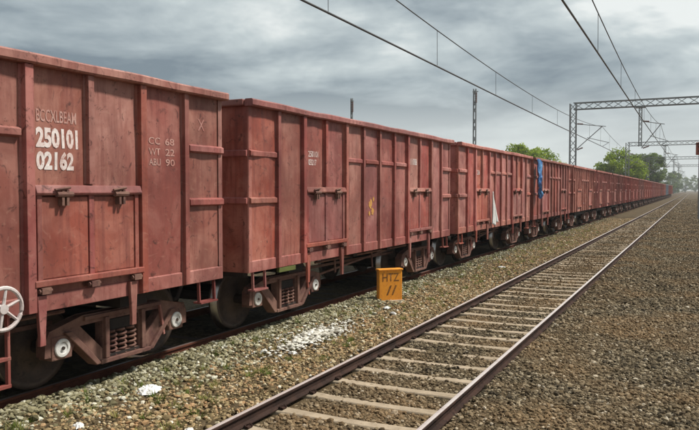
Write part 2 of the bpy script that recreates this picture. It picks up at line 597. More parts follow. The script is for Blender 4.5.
track1 = empty('railway_track', (TR1, 0, 0))
tag(track1, 'empty track with bare rails and pale concrete sleepers right of the train', 'railway track', kind='structure')
rail(track1, -HG, -30, 900, [M['railside'], M['railtop']])
rail(track1, HG, -30, 900, [M['railside'], M['railtop']])
sl_src = sleeper_mesh().build('sleeper', M['sleeper'], track1)
sl_me = sl_src.data
cl_src = clip_mesh(1).build('rail_clip', M['railside'], sl_src)
cl_src2 = clip_mesh(-1).build('rail_clip', M['railside'], sl_src)
cl_me = {-1: cl_src.data, 1: cl_src2.data}
SP = 0.645
for k in range(150):
    y = 1.7 + k * SP
    if k == 0:
        s = sl_src
    else:
        s = sl_src.copy()
        COL.objects.link(s)
        s.parent = track1
    s.location = (random.uniform(-.012, .012), y, 0.040 + random.uniform(-0.010, 0.004) - (0.010 if k > 26 else 0))
    s.rotation_euler = (0, 0, R(random.uniform(-.5, .5)))
    s['weather_seed'] = random.random()
    if k < 44:
        for sg in (-1, 1):
            if k == 0:
                c = cl_src if sg < 0 else cl_src2
            else:
                c = bpy.data.objects.new('rail_clip', cl_me[sg])
                COL.objects.link(c)
                c.parent = s
            c.location = (sg * HG - s.location.x, 0, 0)

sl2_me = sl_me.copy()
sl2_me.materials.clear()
sl2_me.materials.append(M['sleeper_oil_shade'])
track2 = empty('railway_track', (TR2, 0, 0))
tag(track2, 'rust brown track under the goods train', 'railway track', kind='structure')
rail(track2, -HG, -30, 900, [M['railrust'], M['railtop_old']])
rail(track2, HG, -30, 900, [M['railrust'], M['railtop_old']])
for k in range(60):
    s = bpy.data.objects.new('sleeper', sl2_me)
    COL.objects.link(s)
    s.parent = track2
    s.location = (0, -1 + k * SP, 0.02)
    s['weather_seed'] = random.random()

# ------------------------------------------------------------------ ballast stones
t_ = (1 + 5 ** 0.5) / 2
ICO_V = np.array([(-1, t_, 0), (1, t_, 0), (-1, -t_, 0), (1, -t_, 0), (0, -1, t_), (0, 1, t_), (0, -1, -t_), (0, 1, -t_),
                  (t_, 0, -1), (t_, 0, 1), (-t_, 0, -1), (-t_, 0, 1)], float) / math.sqrt(1 + t_ * t_)
ICO_F = np.array([(0, 11, 5), (0, 5, 1), (0, 1, 7), (0, 7, 10), (0, 10, 11), (1, 5, 9), (5, 11, 4), (11, 10, 2), (10, 7, 6), (7, 1, 8),
                  (3, 9, 4), (3, 4, 2), (3, 2, 6), (3, 6, 8), (3, 8, 9), (4, 9, 5), (2, 4, 11), (6, 2, 10), (8, 6, 7), (9, 8, 1)])
OCT_V = np.array([(1, 0, 0), (-1, 0, 0), (0, 1, 0), (0, -1, 0), (0, 0, 1), (0, 0, -1)], float)
OCT_F = np.array([(0, 2, 4), (2, 1, 4), (1, 3, 4), (3, 0, 4), (2, 0, 5), (1, 2, 5), (3, 1, 5), (0, 3, 5)])


def rand_rot(n):
    q = rng.normal(size=(n, 4))
    q /= np.linalg.norm(q, axis=1, keepdims=True)
    a, b, c, d = q.T
    return np.stack([np.stack([1 - 2 * (c * c + d * d), 2 * (b * c - a * d), 2 * (b * d + a * c)], -1),
                     np.stack([2 * (b * c + a * d), 1 - 2 * (b * b + d * d), 2 * (c * d - a * b)], -1),
                     np.stack([2 * (b * d - a * c), 2 * (c * d + a * b), 1 - 2 * (b * b + c * c)], -1)], 1)


def stones(name, pos, size, bv, bf, mat, pick_pow=1.0, flat=0.75):
    n = len(pos)
    v = np.repeat(bv[None], n, 0)
    v = v * (1 + rng.uniform(-0.28, 0.28, (n, len(bv), 1)))
    v = v * rng.uniform(0.6, 1.15, (n, 1, 3))
    v = np.einsum('nij,nkj->nki', rand_rot(n), v)
    v[..., 2] *= flat
    v = v * size[:, None, None] + pos[:, None, :]
    f = bf[None] + (np.arange(n) * len(bv))[:, None, None]
    pick = np.repeat(rng.random(n) ** pick_pow, len(bv))
    return numpy_mesh(name, v.reshape(-1, 3), f.reshape(-1, 3), mat, pick)


def clear_of_rails(x, y, keep_sleepers=True):
    """stones do not sit on rails, nor (mostly) on sleeper tops"""
    ok = np.ones(len(x), bool)
    for tr in (TR1, TR2):
        for s in (-1, 1):
            ok &= np.abs(x - tr - s * HG) > 0.088
    if keep_sleepers:
        onx = np.abs(x - TR1) < 0.88
        ph = np.abs(((y - 1.7) / SP + 0.5) % 1.0 - 0.5) * SP
        litter = rng.random(len(x)) < np.clip(0.05 + (y - 8) * 0.022, 0.05, 0.55)
        ok &= ~(onx & (ph < 0.066) & (y > 1.5) & ~litter)
    return ok


def scatter(x0, x1, y0, y1, dens):
    n = int((x1 - x0) * (y1 - y0) * dens)
    return rng.uniform(x0, x1, n), rng.uniform(y0, y1, n)


def ballast(name, label, x0, x1, y0, y1, dens, smin, smax, bv, bf, mat, fade=None):
    x, y = scatter(x0, x1, y0, y1, dens)
    # wedge the camera (and a step to either side of it) can see
    keep = (x * 0.895 + y * 0.4455 < 0.62 * (-x * 0.4455 + y * 0.895) + 2.2) & ((-x * 0.4455 + y * 0.895) > 5.2)
    keep &= clear_of_rails(x, y)
    if fade is not None:
        keep &= fade(x, y)
    x, y = x[keep], y[keep]
    s = rng.uniform(smin, smax, len(x)) * (0.8 + 0.5 * rng.random(len(x)) ** 3)
    z = ground_z(x, y) + rng.uniform(-0.35, 0.55, len(x)) * s
    inside = np.abs(x - TR1) < 0.80
    z = np.where(inside, np.minimum(z, -0.122 - 0.2 * s), z)
    o = stones(name, np.stack([x, y, z], 1), s, bv, bf, mat)
    return tag(o, label, 'gravel', kind='stuff')


def grey_zone(x, y):
    edge = -5.66 + 0.25 * vnoise(x, y, 1.3, 21) + 0.22 * rng.normal(size=len(x)) - 0.006 * np.clip(y - 8, 0, 40)
    return x < edge


def tan_zone(x, y):
    return (~grey_zone(x, y)) & (x < TR1 - HG - 0.12 + 0.10 * rng.normal(size=len(x)))


def brown_zone(x, y):
    return x > TR1 - HG - 0.10


ballast('ballast_gravel', 'coarse brown ballast stones around the empty track', -4.3, 1.6, 3.0, 15.0, 760, 0.017, 0.034,
        ICO_V, ICO_F, M['ballast'], brown_zone)
ballast('ballast_gravel', 'fine brown stone chips filling the ballast of the empty track', -4.3, 1.6, 3.0, 13.0, 700, 0.008, 0.018,
        OCT_V, OCT_F, M['ballast'], brown_zone)
ballast('ballast_gravel', 'brown ballast stones farther along the empty track', -4.3, 2.6, 15.0, 34.0, 300, 0.024, 0.043,
        OCT_V, OCT_F, M['ballast'], brown_zone)
ballast('ballast_gravel', 'distant brown ballast stones towards the vanishing rails', -4.3, 3.5, 34.0, 80.0, 95, 0.035, 0.06,
        OCT_V, OCT_F, M['ballast'], brown_zone)
ballast('ballast_gravel', 'far brown ballast stones where the rails meet the haze', -4.3, 4.0, 80.0, 190.0, 40, 0.05, 0.085,
        OCT_V, OCT_F, M['ballast'], brown_zone)
ballast('ballast_gravel', 'tan dusty gravel between the rail and the train', -6.3, -3.9, 2.5, 17.0, 700, 0.010, 0.036,
        ICO_V, ICO_F, M['ballast_tan'], tan_zone)
ballast('ballast_gravel', 'tan dusty gravel farther along between the tracks', -6.3, -3.9, 17.0, 60.0, 200, 0.024, 0.045,
        OCT_V, OCT_F, M['ballast_tan'], tan_zone)
ballast('ballast_gravel', 'pale grey green ballast stones heaped beside the train rail', -6.42, -4.6, 2.0, 16.0, 800, 0.020, 0.042,
        ICO_V, ICO_F, M['ballast_grey'], lambda x, y: grey_zone(x, y))
ballast('ballast_gravel', 'pale grey ballast stones farther along beside the train', -6.42, -4.6, 16.0, 60.0, 260, 0.026, 0.046,
        OCT_V, OCT_F, M['ballast_grey'], lambda x, y: grey_zone(x, y) & (rng.random(len(x)) < np.clip(1.5 - y / 40, 0.25, 1)))

# ------------------------------------------------------------------ wagons
HW = 1.54            # half width to the side sheets
Z0, ZT = 0.99, 3.535   # bottom of the side sill, top of the coping
BAY = BODY / 12
YR = [-BODY / 2 + BAY * i for i in range(13)]


def sheet(y0, y1, z0, z1, seed, amp=0.019, nx_=9, nz_=14):
    """one side sheet: dented steel with a real back face, in the plane x = HW"""
    r = np.random.default_rng(seed)
    ys, zs = np.linspace(y0, y1, nx_), np.linspace(z0, z1, nz_)
    Y, Z = np.meshgrid(ys, zs)
    u = (Y - y0) / (y1 - y0)
    v = (Z - z0) / (z1 - z0)
    edge = (np.sin(np.pi * u) * np.sin(np.pi * v)) ** 0.6
    d = amp * (r.uniform(-0.3, 1.6)) * edge
    for _ in range(5):
        cy, cz, rad = r.uniform(y0, y1), r.uniform(z0, z1), r.uniform(0.10, 0.30)
        d = d + r.uniform(-1.4, 1.4) * amp * np.exp(-((Y - cy) ** 2 + (Z - cz) ** 2) / rad ** 2) * edge
    n = nx_ * nz_
    vs = np.concatenate([np.stack([HW + d, Y, Z], -1).reshape(-1, 3), np.stack([HW - 0.01 + d * 0, Y, Z], -1).reshape(-1, 3)])
    mb = MB()
    mb.v = [tuple(p) for p in vs]
    for k in range(nz_ - 1):
        for i in range(nx_ - 1):
            a = k * nx_ + i
            mb.f.append((a, a + 1, a + nx_ + 1, a + nx_))
            mb.f.append((n + a, n + a + nx_, n + a + nx_ + 1, n + a + 1))
    mb.mi = [0] * len(mb.f)
    return mb


def hat(y, z0, z1, wd=0.125, dep=0.062):
    """pressed hat-section stanchion standing on the side sheet"""
    poly = [(-wd / 2, -0.004), (wd / 2, -0.004), (wd / 2, 0.010), (wd * 0.36, 0.014), (wd * 0.32, dep), (-wd * 0.32, dep), (-wd * 0.36, 0.014), (-wd / 2, 0.010)]
    return MB().prism(poly, lambda a, c, s: (HW + c, y + a, (z0, z1)[s]))


def band_prof(z, h=0.10, dep=0.055):
    return [(-h / 2, -0.004), (-h / 2, 0.012), (-h * 0.32, dep), (h * 0.32, dep), (h / 2, 0.012), (h / 2, -0.004)]


def side_band(y0, y1, z, h=0.11, dep=0.055):
    return MB().prism(band_prof(z, h, dep), lambda a, c, s: (HW + c, (y0, y1)[s], z + a))


def end_band(sgn, z, h=0.11, dep=0.05):
    ye = sgn * BODY / 2
    return MB().prism(band_prof(z, h, dep), lambda a, c, s: ((-HW, HW)[s], ye + sgn * c, z + a))


BOGY = BODY / 2 - 1.55
WB = 0.92
FX = 1.26            # outer face of the bogie side frame


def side_frame():
    out = [(-1.13, .60), (-1.08, .70), (-.62, .80), (.62, .80), (1.08, .70), (1.13, .60), (1.13, .43), (.80, .41), (.74, .50),
           (.43, .20), (-.43, .20), (-.74, .50), (-.80, .41), (-1.13, .43)]
    tri = [(-.66, .69), (-.33, .70), (-.33, .37)]
    tri2 = [(.66, .69), (.33, .37), (.33, .70)]
    mid = [(-.25, .29), (-.25, .70), (.25, .70), (.25, .29)]
    mb = MB().holed(out, [tri, tri2, mid], FX - 0.13, FX)
    # raised flanges along the diagonals and the lower chord
    for s in (-1, 1):
        mb.prism([(s * .80, .66), (s * .90, .66), (s * .46, .215), (s * .38, .215)][::s], lambda a, c, q: (FX - 0.002 + q * 0.045, a, c))
    mb.box(FX - 0.003, FX + 0.052, -.40, .40, .205, .255)
    mb.box(FX - 0.003, FX + 0.038, -.62, .62, .745, .792)
    mb.box(FX - 0.003, FX + 0.042, -.325, -.262, .26, .74)
    mb.box(FX - 0.003, FX + 0.042, .262, .325, .26, .74)
    return mb


def spring_mesh(cy, r=0.058, z0=0.26, z1=0.55):
    pts = []
    for i in range(61):
        a = i / 60 * 2 * math.pi * 5
        pts.append((FX - 0.05 + r * math.cos(a), cy + r * math.sin(a), z0 + (z1 - z0) * i / 60))
    return MB().path(pts, 0.016, 5)


def wheel_mesh(sgn, cy):
    # profile from inside face to outside face
    p = [(0.70, 0.10), (0.70, 0.40), (0.705, 0.505), (0.735, 0.505), (0.752, 0.482), (0.84, 0.475), (0.84, 0.41),
         (0.80, 0.385), (0.79, 0.20), (0.84, 0.145), (0.86, 0.06)]
    p = [(sgn * a, r) for a, r in p]
    mb = MB()
    mb.lathe_x(p, cy, 0.478, 36, 0, lambda k: 1 if k in (3, 4) else 0)
    return mb


def cap_mesh(sgn, cy):
    mb = MB()
    p = [(FX - 0.02, 0.102), (FX + 0.022, 0.102), (FX + 0.030, 0.094), (FX + 0.030, 0.066), (FX + 0.020, 0.062), (FX + 0.022, 0.03), (FX + 0.028, 0.012)]
    mb.lathe_x([(sgn * a, r) for a, r in p], cy, 0.50, 24)
    mb.rod((sgn * (FX + 0.01), cy, 0.50), (sgn * (FX + 0.040), cy, 0.50), 0.020, 8, mi=1)
    return mb


def wavy_bar(x0, x1, y0, y1, z0, z1, seed, amp=0.012, n=36):
    """long bar along y, knocked slightly out of true"""
    r = np.random.default_rng(seed)
    ys = np.linspace(y0, y1, n)
    dz = sum(r.uniform(-1, 1) * np.sin(ys * f + r.uniform(0, 6)) for f in (0.7, 1.9, 3.7)) * amp * .6
    dx = sum(r.uniform(-1, 1) * np.sin(ys * f + r.uniform(0, 6)) for f in (1.1, 2.6, 5.3)) * amp * .7
    for _ in range(3):
        dz = dz - r.uniform(.3, 1) * amp * np.exp(-((ys - r.uniform(y0, y1)) / .12) ** 2)
    mb = MB()
    c = .018
    sec = [(x0, z0), (x1 - c, z0), (x1, z0 + c), (x1, z1 - c), (x1 - c, z1), (x0 + c, z1), (x0, z1 - c)]
    m_ = len(sec)
    for y, a, b2 in zip(ys, dz, dx):
        mb.v += [(p + b2, y, q + (a if q > (z0 + z1) / 2 else a * .4)) for p, q in sec]
    for k in range(n - 1):
        for i in range(m_):
            j = (i + 1) % m_
            mb.f.append((k * m_ + i, (k + 1) * m_ + i, (k + 1) * m_ + j, k * m_ + j)[::-1])
    mb.f += [tuple(range(m_)), tuple(range((n - 1) * m_, n * m_))[::-1]]
    mb.mi = [0] * len(mb.f)
    return mb


CACHE = {}


def part(name, key, maker, mats, parent, seed, smooth=False, bevel=0.0, label=None):
    """build the mesh once, then share it between wagons"""
    if key in CACHE:
        o = bpy.data.objects.new(name, CACHE[key])
        COL.objects.link(o)
        o.parent = parent
        if bevel:
            bv = o.modifiers.new('edge', 'BEVEL')
            bv.width = bevel
            bv.segments = 2
            bv.limit_method = 'ANGLE'
    else:
        o = maker().build(name, mats, parent, smooth, bevel)
        CACHE[key] = o.data
    o['weather_seed'] = seed
    if label:
        o['label'] = label
    return o


def make_bogie(root, yb, seed, tagk, detail=True):
    bo = bpy.data.objects.new('bogie', None)
    bo.empty_display_size = 0.2
    COL.objects.link(bo)
    bo.parent = root
    bo.location = (0, yb, 0)
    part('side_frame', 'sideframe', side_frame, M['bogie'], bo, seed, bevel=0.008 if detail else 0)
    part('bolster', 'bolster', lambda: MB().box(-FX + 0.05, FX - 0.02, -.20, .20, .56, .685).box(-FX + 0.05, FX + 0.015, -.24, .24, .262, .288)
         .box(-1.12, 1.12, -.30, .30, .30, .50), M['under'], bo, seed)
    for cy in (-WB, WB):
        part('axle', 'axle%.1f' % cy, lambda: MB().rod((-1.2, cy, .478), (1.2, cy, .478), .075, 12), M['under'], bo, seed)
        part('wheel', 'wheelr%.1f' % cy, lambda: wheel_mesh(1, cy), [M['wheel'], M['tread']], bo, seed, True)
        part('wheel', 'wheell%.1f' % cy, lambda: wheel_mesh(-1, cy), [M['wheel'], M['tread']], bo, seed, True)
        part('axle_box', 'abox%.1f' % cy, lambda: MB().box(FX - .20, FX + .012, cy - .135, cy + .135, .375, .632), M['bogie'], bo, seed, bevel=0.012 if detail else 0)
        part('axle_box_cover', 'cap%.1f' % cy, lambda: cap_mesh(1, cy), [M['cap'], M['wheel']], bo, seed)
    if detail:
        for cy in (-.155, 0.0, .155):
            part('spring', 'spring%.2f' % cy, lambda: spring_mesh(cy), M['bogie'], bo, seed, True)
        part('brake_beam', 'bbeam', lambda: MB().rod((-1.0, -.52, .42), (1.0, -.52, .42), .045, 8).rod((-1.0, .52, .42), (1.0, .52, .42), .045, 8)
             .box(.72, .88, -.54, -.435, .30, .56).box(.72, .88, .435, .54, .30, .56), M['under'], bo, seed)
        part('brake_hanger', 'bhang', lambda: MB().bar((FX + .01, .60, .78), (FX + .03, .66, .36), .03, .03), M['paint'], bo, seed)
    # far side frame in plain form
    part('side_frame', 'sideframe_far', lambda: MB().holed([(-1.13, .43), (-1.08, .70), (-.62, .80), (.62, .80), (1.08, .70), (1.13, .43), (.74, .5), (.43, .20), (-.43, .20), (-.74, .5)],
                                                           [], -FX, -FX + .13), M['bogie'], bo, seed)
    return bo


def text_part(name, body, y, z, h, width, mat, parent, seed, x=HW + 0.019, label=None, bold=0.0):
    cu = bpy.data.curves.new(name, 'FONT')
    cu.body = body
    cu.size = 1.0
    cu.extrude = 0.0
    cu.offset = bold
    cu.resolution_u = 3
    tmp = bpy.data.objects.new('tmp', cu)
    COL.objects.link(tmp)
    bpy.context.view_layer.update()
    dg = bpy.context.evaluated_depsgraph_get()
    me = bpy.data.meshes.new_from_object(tmp.evaluated_get(dg))
    bpy.data.objects.remove(tmp)
    co = np.empty(len(me.vertices) * 3, np.float32)
    me.vertices.foreach_get('co', co)
    co = co.reshape(-1, 3)
    mn, mx = co.min(0), co.max(0)
    a = (co[:, 0] - mn[0]) / (mx[0] - mn[0]) * width
    c = (co[:, 1] - mn[1]) / max(mx[1] - mn[1], 1e-6) * h
    xs_ = np.full(len(a), x)
    trees_ = [BVHTree.FromPolygons([vv.co for vv in ch.data.vertices], [p.vertices for p in ch.data.polygons])
              for ch in parent.children if ch.name.startswith('side_panel') and ch.type == 'MESH'
              and ch.data.vertices[0].co.y - .3 < y + width and ch.data.vertices[0].co.y + 1.1 > y] if x > 1 else []
    for q in range(len(a) if trees_ else 0):
        hits = [tt.ray_cast(Vector((3, y + a[q], z - h / 2 + c[q])), Vector((-1, 0, 0)))[0] for tt in trees_]
        hits = [hh.x for hh in hits if hh is not None]
        if hits:
            xs_[q] = max(hits) + 0.004
    out = np.stack([xs_, y + a, z - h / 2 + c], 1).astype(np.float32)
    me.vertices.foreach_set('co', out.ravel())
    me.materials.clear()
    me.materials.append(mat)
    me.update()
    o = bpy.data.objects.new(name, me)
    COL.objects.link(o)
    o.parent = parent
    o['weather_seed'] = seed
    if label:
        o['label'] = label
    return o


def blob_patch(y, z, ry, rz_, seed, x=HW + 0.022):
    """irregular flake of paint as a thin raised film"""
    r = random.Random(seed)
    pts = []
    for i in range(18):
        a = 2 * math.pi * i / 18
        k = r.uniform(0.6, 1.1)
        pts.append((y + ry * k * math.cos(a), z + rz_ * k * math.sin(a)))
    return MB().prism(pts, lambda a, c, s: (x + 0.003 * s, a, c))


DOORS = ((2, 4), (8, 10))


def make_wagon(idx, yc, label, P, hand_brake=False):
    seed = (idx * 0.6180339) % 1.0
    root = empty('goods_wagon', (TR2, yc, 0))
    tag(root, label, 'wagon', 'open goods wagons of the train')
    root['weather_seed'] = seed
    vr = idx % 2
    pk = 'p%d' % id(P)
    # sheets
    for b_ in range(12):
        part('side_panel', pk + 'sheet%d_%d' % (b_, idx), lambda: sheet(YR[b_] + 0.004, YR[b_ + 1] - 0.004, Z0 + 0.12, ZT - 0.05, 100 * idx + b_), P, root, seed, True)
    part('far_side_wall', pk + 'farside', lambda: MB().box(-HW - 0.05, -HW + .01, -BODY / 2, BODY / 2, Z0, ZT - 0.04), P, root, seed)
    for sgn in (-1, 1):
        part('end_panel', pk + 'end%d' % sgn, lambda: MB().box(-HW + .02, HW - 0.011, sgn * BODY / 2 - 0.012, sgn * BODY / 2, Z0, ZT - 0.05), P, root, seed)
        for zb in (2.745, 2.05):
            part('end_rib', pk + 'eb%d%.1f' % (sgn, zb), lambda: end_band(sgn, zb), P, root, seed)
        # corner post: a folded angle
        part('corner_post', pk + 'cp%d' % sgn, lambda: MB().prism(
            [(HW - 0.05, BODY / 2 - 0.012), (HW + 0.016, BODY / 2 - 0.075), (HW + 0.018, BODY / 2 + 0.006), (HW + 0.004, BODY / 2 + 0.018), (HW - 0.08, BODY / 2 + 0.014)],
            lambda a, c, s: (a, sgn * c, (Z0, ZT - 0.06)[s])), P, root, seed)
    part('floor', pk + 'floor', lambda: MB().box(-HW, HW - 0.012, -BODY / 2 + 0.015, BODY / 2 - 0.015, 1.13, 1.16), M['under'], root, seed)
    # side sill
    part('side_sill', pk + 'sill', lambda: MB().prism([(HW - .10, Z0), (HW + .020, Z0), (HW + .020, Z0 + .165), (HW - 0.03, Z0 + .19), (HW - .10, Z0 + .19)],
                                                     lambda a, c, s: (a, (-BODY / 2 + .002, BODY / 2 - .002)[s], c)), P, root, seed, bevel=0.006)
    # coping round the top
    h0 = ZT - 0.105
    for nm, key, fn in (('coping', 'ct+%d' % idx, lambda: wavy_bar(HW - 0.03, HW + 0.115, -BODY / 2 - 0.045, BODY / 2 + 0.045, h0, ZT, 70 + idx)),
                        ('coping', 'ct-', lambda: MB().box(-HW - 0.09, -HW + 0.03, -BODY / 2 - 0.045, BODY / 2 + 0.045, h0, ZT)),
                        ('coping', 'ce-', lambda: MB().box(-HW + 0.032, HW - 0.032, -BODY / 2 - 0.085, -BODY / 2 + 0.03, h0 + .004, ZT - 0.004)),
                        ('coping', 'ce+', lambda: MB().box(-HW + 0.032, HW - 0.032, BODY / 2 - 0.03, BODY / 2 + 0.085, h0 + .004, ZT - 0.004))):
        part(nm, pk + key, fn, P, root, seed, bevel=0.0 if key.startswith('ct+') else 0.018)
    # stanchions
    for i in range(1, 12):
        in_door = any(a < i < b2 for a, b2 in DOORS)
        z0 = 2.27 if in_door else Z0 + 0.01
        wide = any(i in d for d in DOORS)
        part('stanchion', pk + 'st%d' % i, lambda: hat(YR[i], z0, h0 - 0.002, 0.15 if wide else 0.125, 0.075 if wide else 0.064), P, root, seed, bevel=0.005)
    # horizontal stiffeners
    g = 0.082
    for a, b2, zb in ((0, 1, 2.745), (0, 1, 2.05), (11, 12, 2.745), (11, 12, 2.05)):
        part('stiffener', pk + 'sb%d%.1f' % (a, zb), lambda: side_band(YR[a] + (0.0 if a == 0 else 0.068), YR[b2] - (0.0 if b2 == 12 else 0.068), zb), P, root, seed, bevel=0.005)
    for a in range(4, 8):
        part('stiffener', pk + 'mb%d' % a, lambda: side_band(YR[a] + g, YR[a + 1] - g, 2.765, 0.10), P, root, seed, bevel=0.005)
    # flap doors
    for di, (a, b2) in enumerate(DOORS):
        y0, y1 = YR[a] + 0.085, YR[b2] - 0.085
        ym = (y0 + y1) / 2
        k = pk + 'door%d' % di

        def leaf():
            mb = MB()
            for q0, q1 in ((y0, ym - 0.03), (ym + 0.03, y1)):
                mb.box(HW - 0.004, HW + 0.034, q0 + 0.012, q1 - 0.012, 1.315, 2.14)
            return mb
        dr = part('door', k, leaf, P, root, seed, bevel=0.008)
        for fi, (q0, q1, e, z0f, z1f) in enumerate(((y0 - .004, y0 + .055, .052, 1.24, 2.17), (y1 - .055, y1 + .004, .052, 1.24, 2.17), (ym - .035, ym + .035, .047, 1.30, 2.16))):
            part('door_frame', k + 'f%d' % fi, lambda: MB().box(HW - .003, HW + e, q0, q1, z0f, z1f), P, dr, seed, bevel=0.005)
        part('door_header', k + 'h', lambda: MB().prism([(HW - .003, 2.165), (HW + .075, 2.155), (HW + .088, 2.18), (HW + .060, 2.255), (HW - .003, 2.262)],
                                                       lambda p, c, s: (p, (y0 - .03, y1 + .03)[s], c)), P, dr, seed, bevel=0.006)
        part('door_bar', k + 'b', lambda: MB().box(HW + .006, HW + .085, y0 - .06, y1 + .06, 1.245, 1.312), P, dr, seed, bevel=0.01)
        for hi, yy in enumerate((y0 + .30, y1 - .30)):
            part('hinge', k + 'hn%d' % hi, lambda: MB().rod((HW + .085, yy - .10, 2.165), (HW + .085, yy + .10, 2.165), .030, 8)
                 .box(HW + .02, HW + .098, yy - .04, yy - .01, 2.05, 2.215).box(HW + .02, HW + .098, yy + .02, yy + .05, 2.05, 2.215)
                 .rod((HW + .10, yy - .13, 2.21), (HW + .10, yy + .06, 2.235), .014, 6), M['bogie'], dr, seed)
        for hi, yy in enumerate((y0 + .06, ym, y1 - .06)):
            part('latch', k + 'la%d' % hi, lambda: MB().box(HW + .02, HW + .098, yy - .055, yy + .055, 1.175, 1.238)
                 .rod((HW + .07, yy - .075, 1.205), (HW + .07, yy + .075, 1.205), .022, 8), M['bogie'], dr, seed)
        for hi, yy in enumerate((y0 + .03, y1 - .10)):
            part('door_stop', k + 'ds%d' % hi, lambda: MB().prism(
                [(yy - .055, 1.16), (yy - .045, .98), (yy - .030, .74), (yy - .036, .655), (yy + .036, .655), (yy + .036, .76), (yy + .050, .98), (yy + .055, 1.16)],
                lambda p, c, s: (HW + .021 + .045 * s, p, c)), P, root, seed, bevel=0.006)
    # underframe
    part('underframe', pk + 'uf', lambda: MB().box(-.24, .24, -BODY / 2 + .02, BODY / 2 - .02, .80, 1.12)
         .box(-HW + .12, HW - .12, -BOGY - .22, -BOGY + .22, .84, 1.125).box(-HW + .12, HW - .12, BOGY - .22, BOGY + .22, .84, 1.125)
         .box(-HW + .12, HW - .12, -.9, -.75, .90, 1.126).box(-HW + .12, HW - .12, .75, .9, .90, 1.126)
         .box(-HW + .1, HW - .1, -BODY / 2 + .01, -BODY / 2 + .12, .92, 1.124).box(-HW + .1, HW - .1, BODY / 2 - .12, BODY / 2 - .01, .92, 1.124), M['under'], root, seed)
    part('brake_cylinder', pk + 'bc', lambda: MB().rod((.62, -.30, .78), (.62, .34, .78), .17, 16).rod((.62, .34, .78), (.62, .62, .78), .05, 8)
         .rod((.62, -.34, .78), (.62, -.30, .78), .20, 16), M['under'], root, seed)
    part('air_reservoir', pk + 'ar', lambda: MB().rod((-.5, -1.5, .72), (-.5, -.6, .72), .2, 16), M['under'], root, seed)
    part('brake_rigging', pk + 'br', lambda: MB().bar((.85, -2.4, .74), (.85, 2.4, .70), .03, .05).bar((1.05, -1.9, .60), (1.05, 1.7, .84), .03, .04)
         .rod((1.28, -2.2, .90), (1.28, 2.2, .90), .022, 6).bar((1.2, .4, 1.0), (1.2, .46, .55), .05, .02).bar((1.2, -1.3, 1.0), (1.2, -1.26, .62), .05, .02), M['bogie'], root, seed)
    for sgn in (-1, 1):
        ye = sgn * BODY / 2
        part('coupler', pk + 'cu%d' % sgn, lambda: MB().box(-.13, .13, min(ye, ye + sgn * .24), max(ye, ye + sgn * .24), .90, 1.10)
             .box(-.20, .20, min(ye + sgn * .18, ye + sgn * .37), max(ye + sgn * .18, ye + sgn * .37), .86, 1.14), M['bogie'], root, seed, bevel=0.02)
        part('air_hose', pk + 'ah%d' % sgn, lambda: MB().path([(.42, ye - sgn * .05, .92), (.44, ye + sgn * .12, .86), (.42, ye + sgn * .26, .58), (.34, ye + sgn * .375, .50)], .028, 6),
             M['under'], root, seed, True)
        # shunter's step under the corner
        part('step', pk + 'sp%d' % sgn, lambda: MB().bar((HW - .03, ye - sgn * .14, 1.0), (HW - .02, ye - sgn * .14, .72), .022, .04)
             .bar((HW - .03, ye - sgn * .46, 1.0), (HW - .02, ye - sgn * .46, .72), .022, .04)
             .box(HW - .10, HW + .03, min(ye - sgn * .12, ye - sgn * .48), max(ye - sgn * .12, ye - sgn * .48), .70, .722), P, root, seed)
        make_bogie(root, sgn * BOGY, seed, pk)
    if hand_brake:
        yl = 4.22 - yc
        bw = MB()
        pts = [(HW + .17, yl + .195 * math.cos(a), 1.115 + .195 * math.sin(a)) for a in np.linspace(0, 2 * math.pi * 34 / 32, 35)]
        bw.path(pts, .020, 7)
        for kk in range(6):
            a = kk * math.pi / 3 + 0.35
            bw.rod((HW + .165, yl, 1.115), (HW + .17, yl + .19 * math.cos(a), 1.115 + .19 * math.sin(a)), .018, 6, .013)
        bw.rod((HW + .13, yl, 1.115), (HW + .19, yl, 1.115), .045, 12)
        o = bw.build('hand_brake_wheel', M['greypaint'], root)
        o['weather_seed'] = seed
        o['label'] = 'pale spoked hand brake wheel'
        MB().rod((HW - .6, yl, 1.115), (HW + .14, yl, 1.115), .025, 8).build('brake_spindle', M['bogie'], o)
        st = MB()
        for yy in (yl - .34, yl + .12):
            st.bar((HW + .06, yy, 1.06), (HW + .06, yy, .34), .03, .045)
        for zz in (.36, .62):
            st.box(HW + .035, HW + .085, yl - .36, yl + .14, zz - .018, zz + .018)
        st = st.build('foot_step', P, root, bevel=0.004)
        st['weather_seed'] = seed
    return root, seed


def body_parts(o):
    return [c for c in o.children]


ORD = ['first', 'second', 'third', 'fourth', 'fifth', 'sixth', 'seventh', 'eighth', 'ninth', 'tenth', 'eleventh', 'twelfth', 'thirteenth',
       'fourteenth', 'fifteenth', 'sixteenth', 'seventeenth', 'eighteenth', 'nineteenth', 'twentieth', 'twenty-first', 'twenty-second', 'twenty-third', 'twenty-fourth']


def ycen(i):
    return NEAR0 + PITCH * (i - 1) + BODY / 2 + (0.10 if i == 0 else 0.0)


W1, s1 = make_wagon(0, ycen(0), 'nearest red-brown open wagon, numbered 250101 02162, cut by the left edge', M['paint'], True)
W2, s2 = make_wagon(1, ycen(1), 'second red-brown open wagon, with a yellow paint patch, behind the orange marker', M['paint'])
W3, s3 = make_wagon(2, ycen(2), 'third red-brown open wagon from the left, with a white cloth hanging on its side', M['paint'])
W4, s4 = make_wagon(3, ycen(3), 'fourth red-brown open wagon from the left, blue tarpaulin at its near corner', M['paint'])

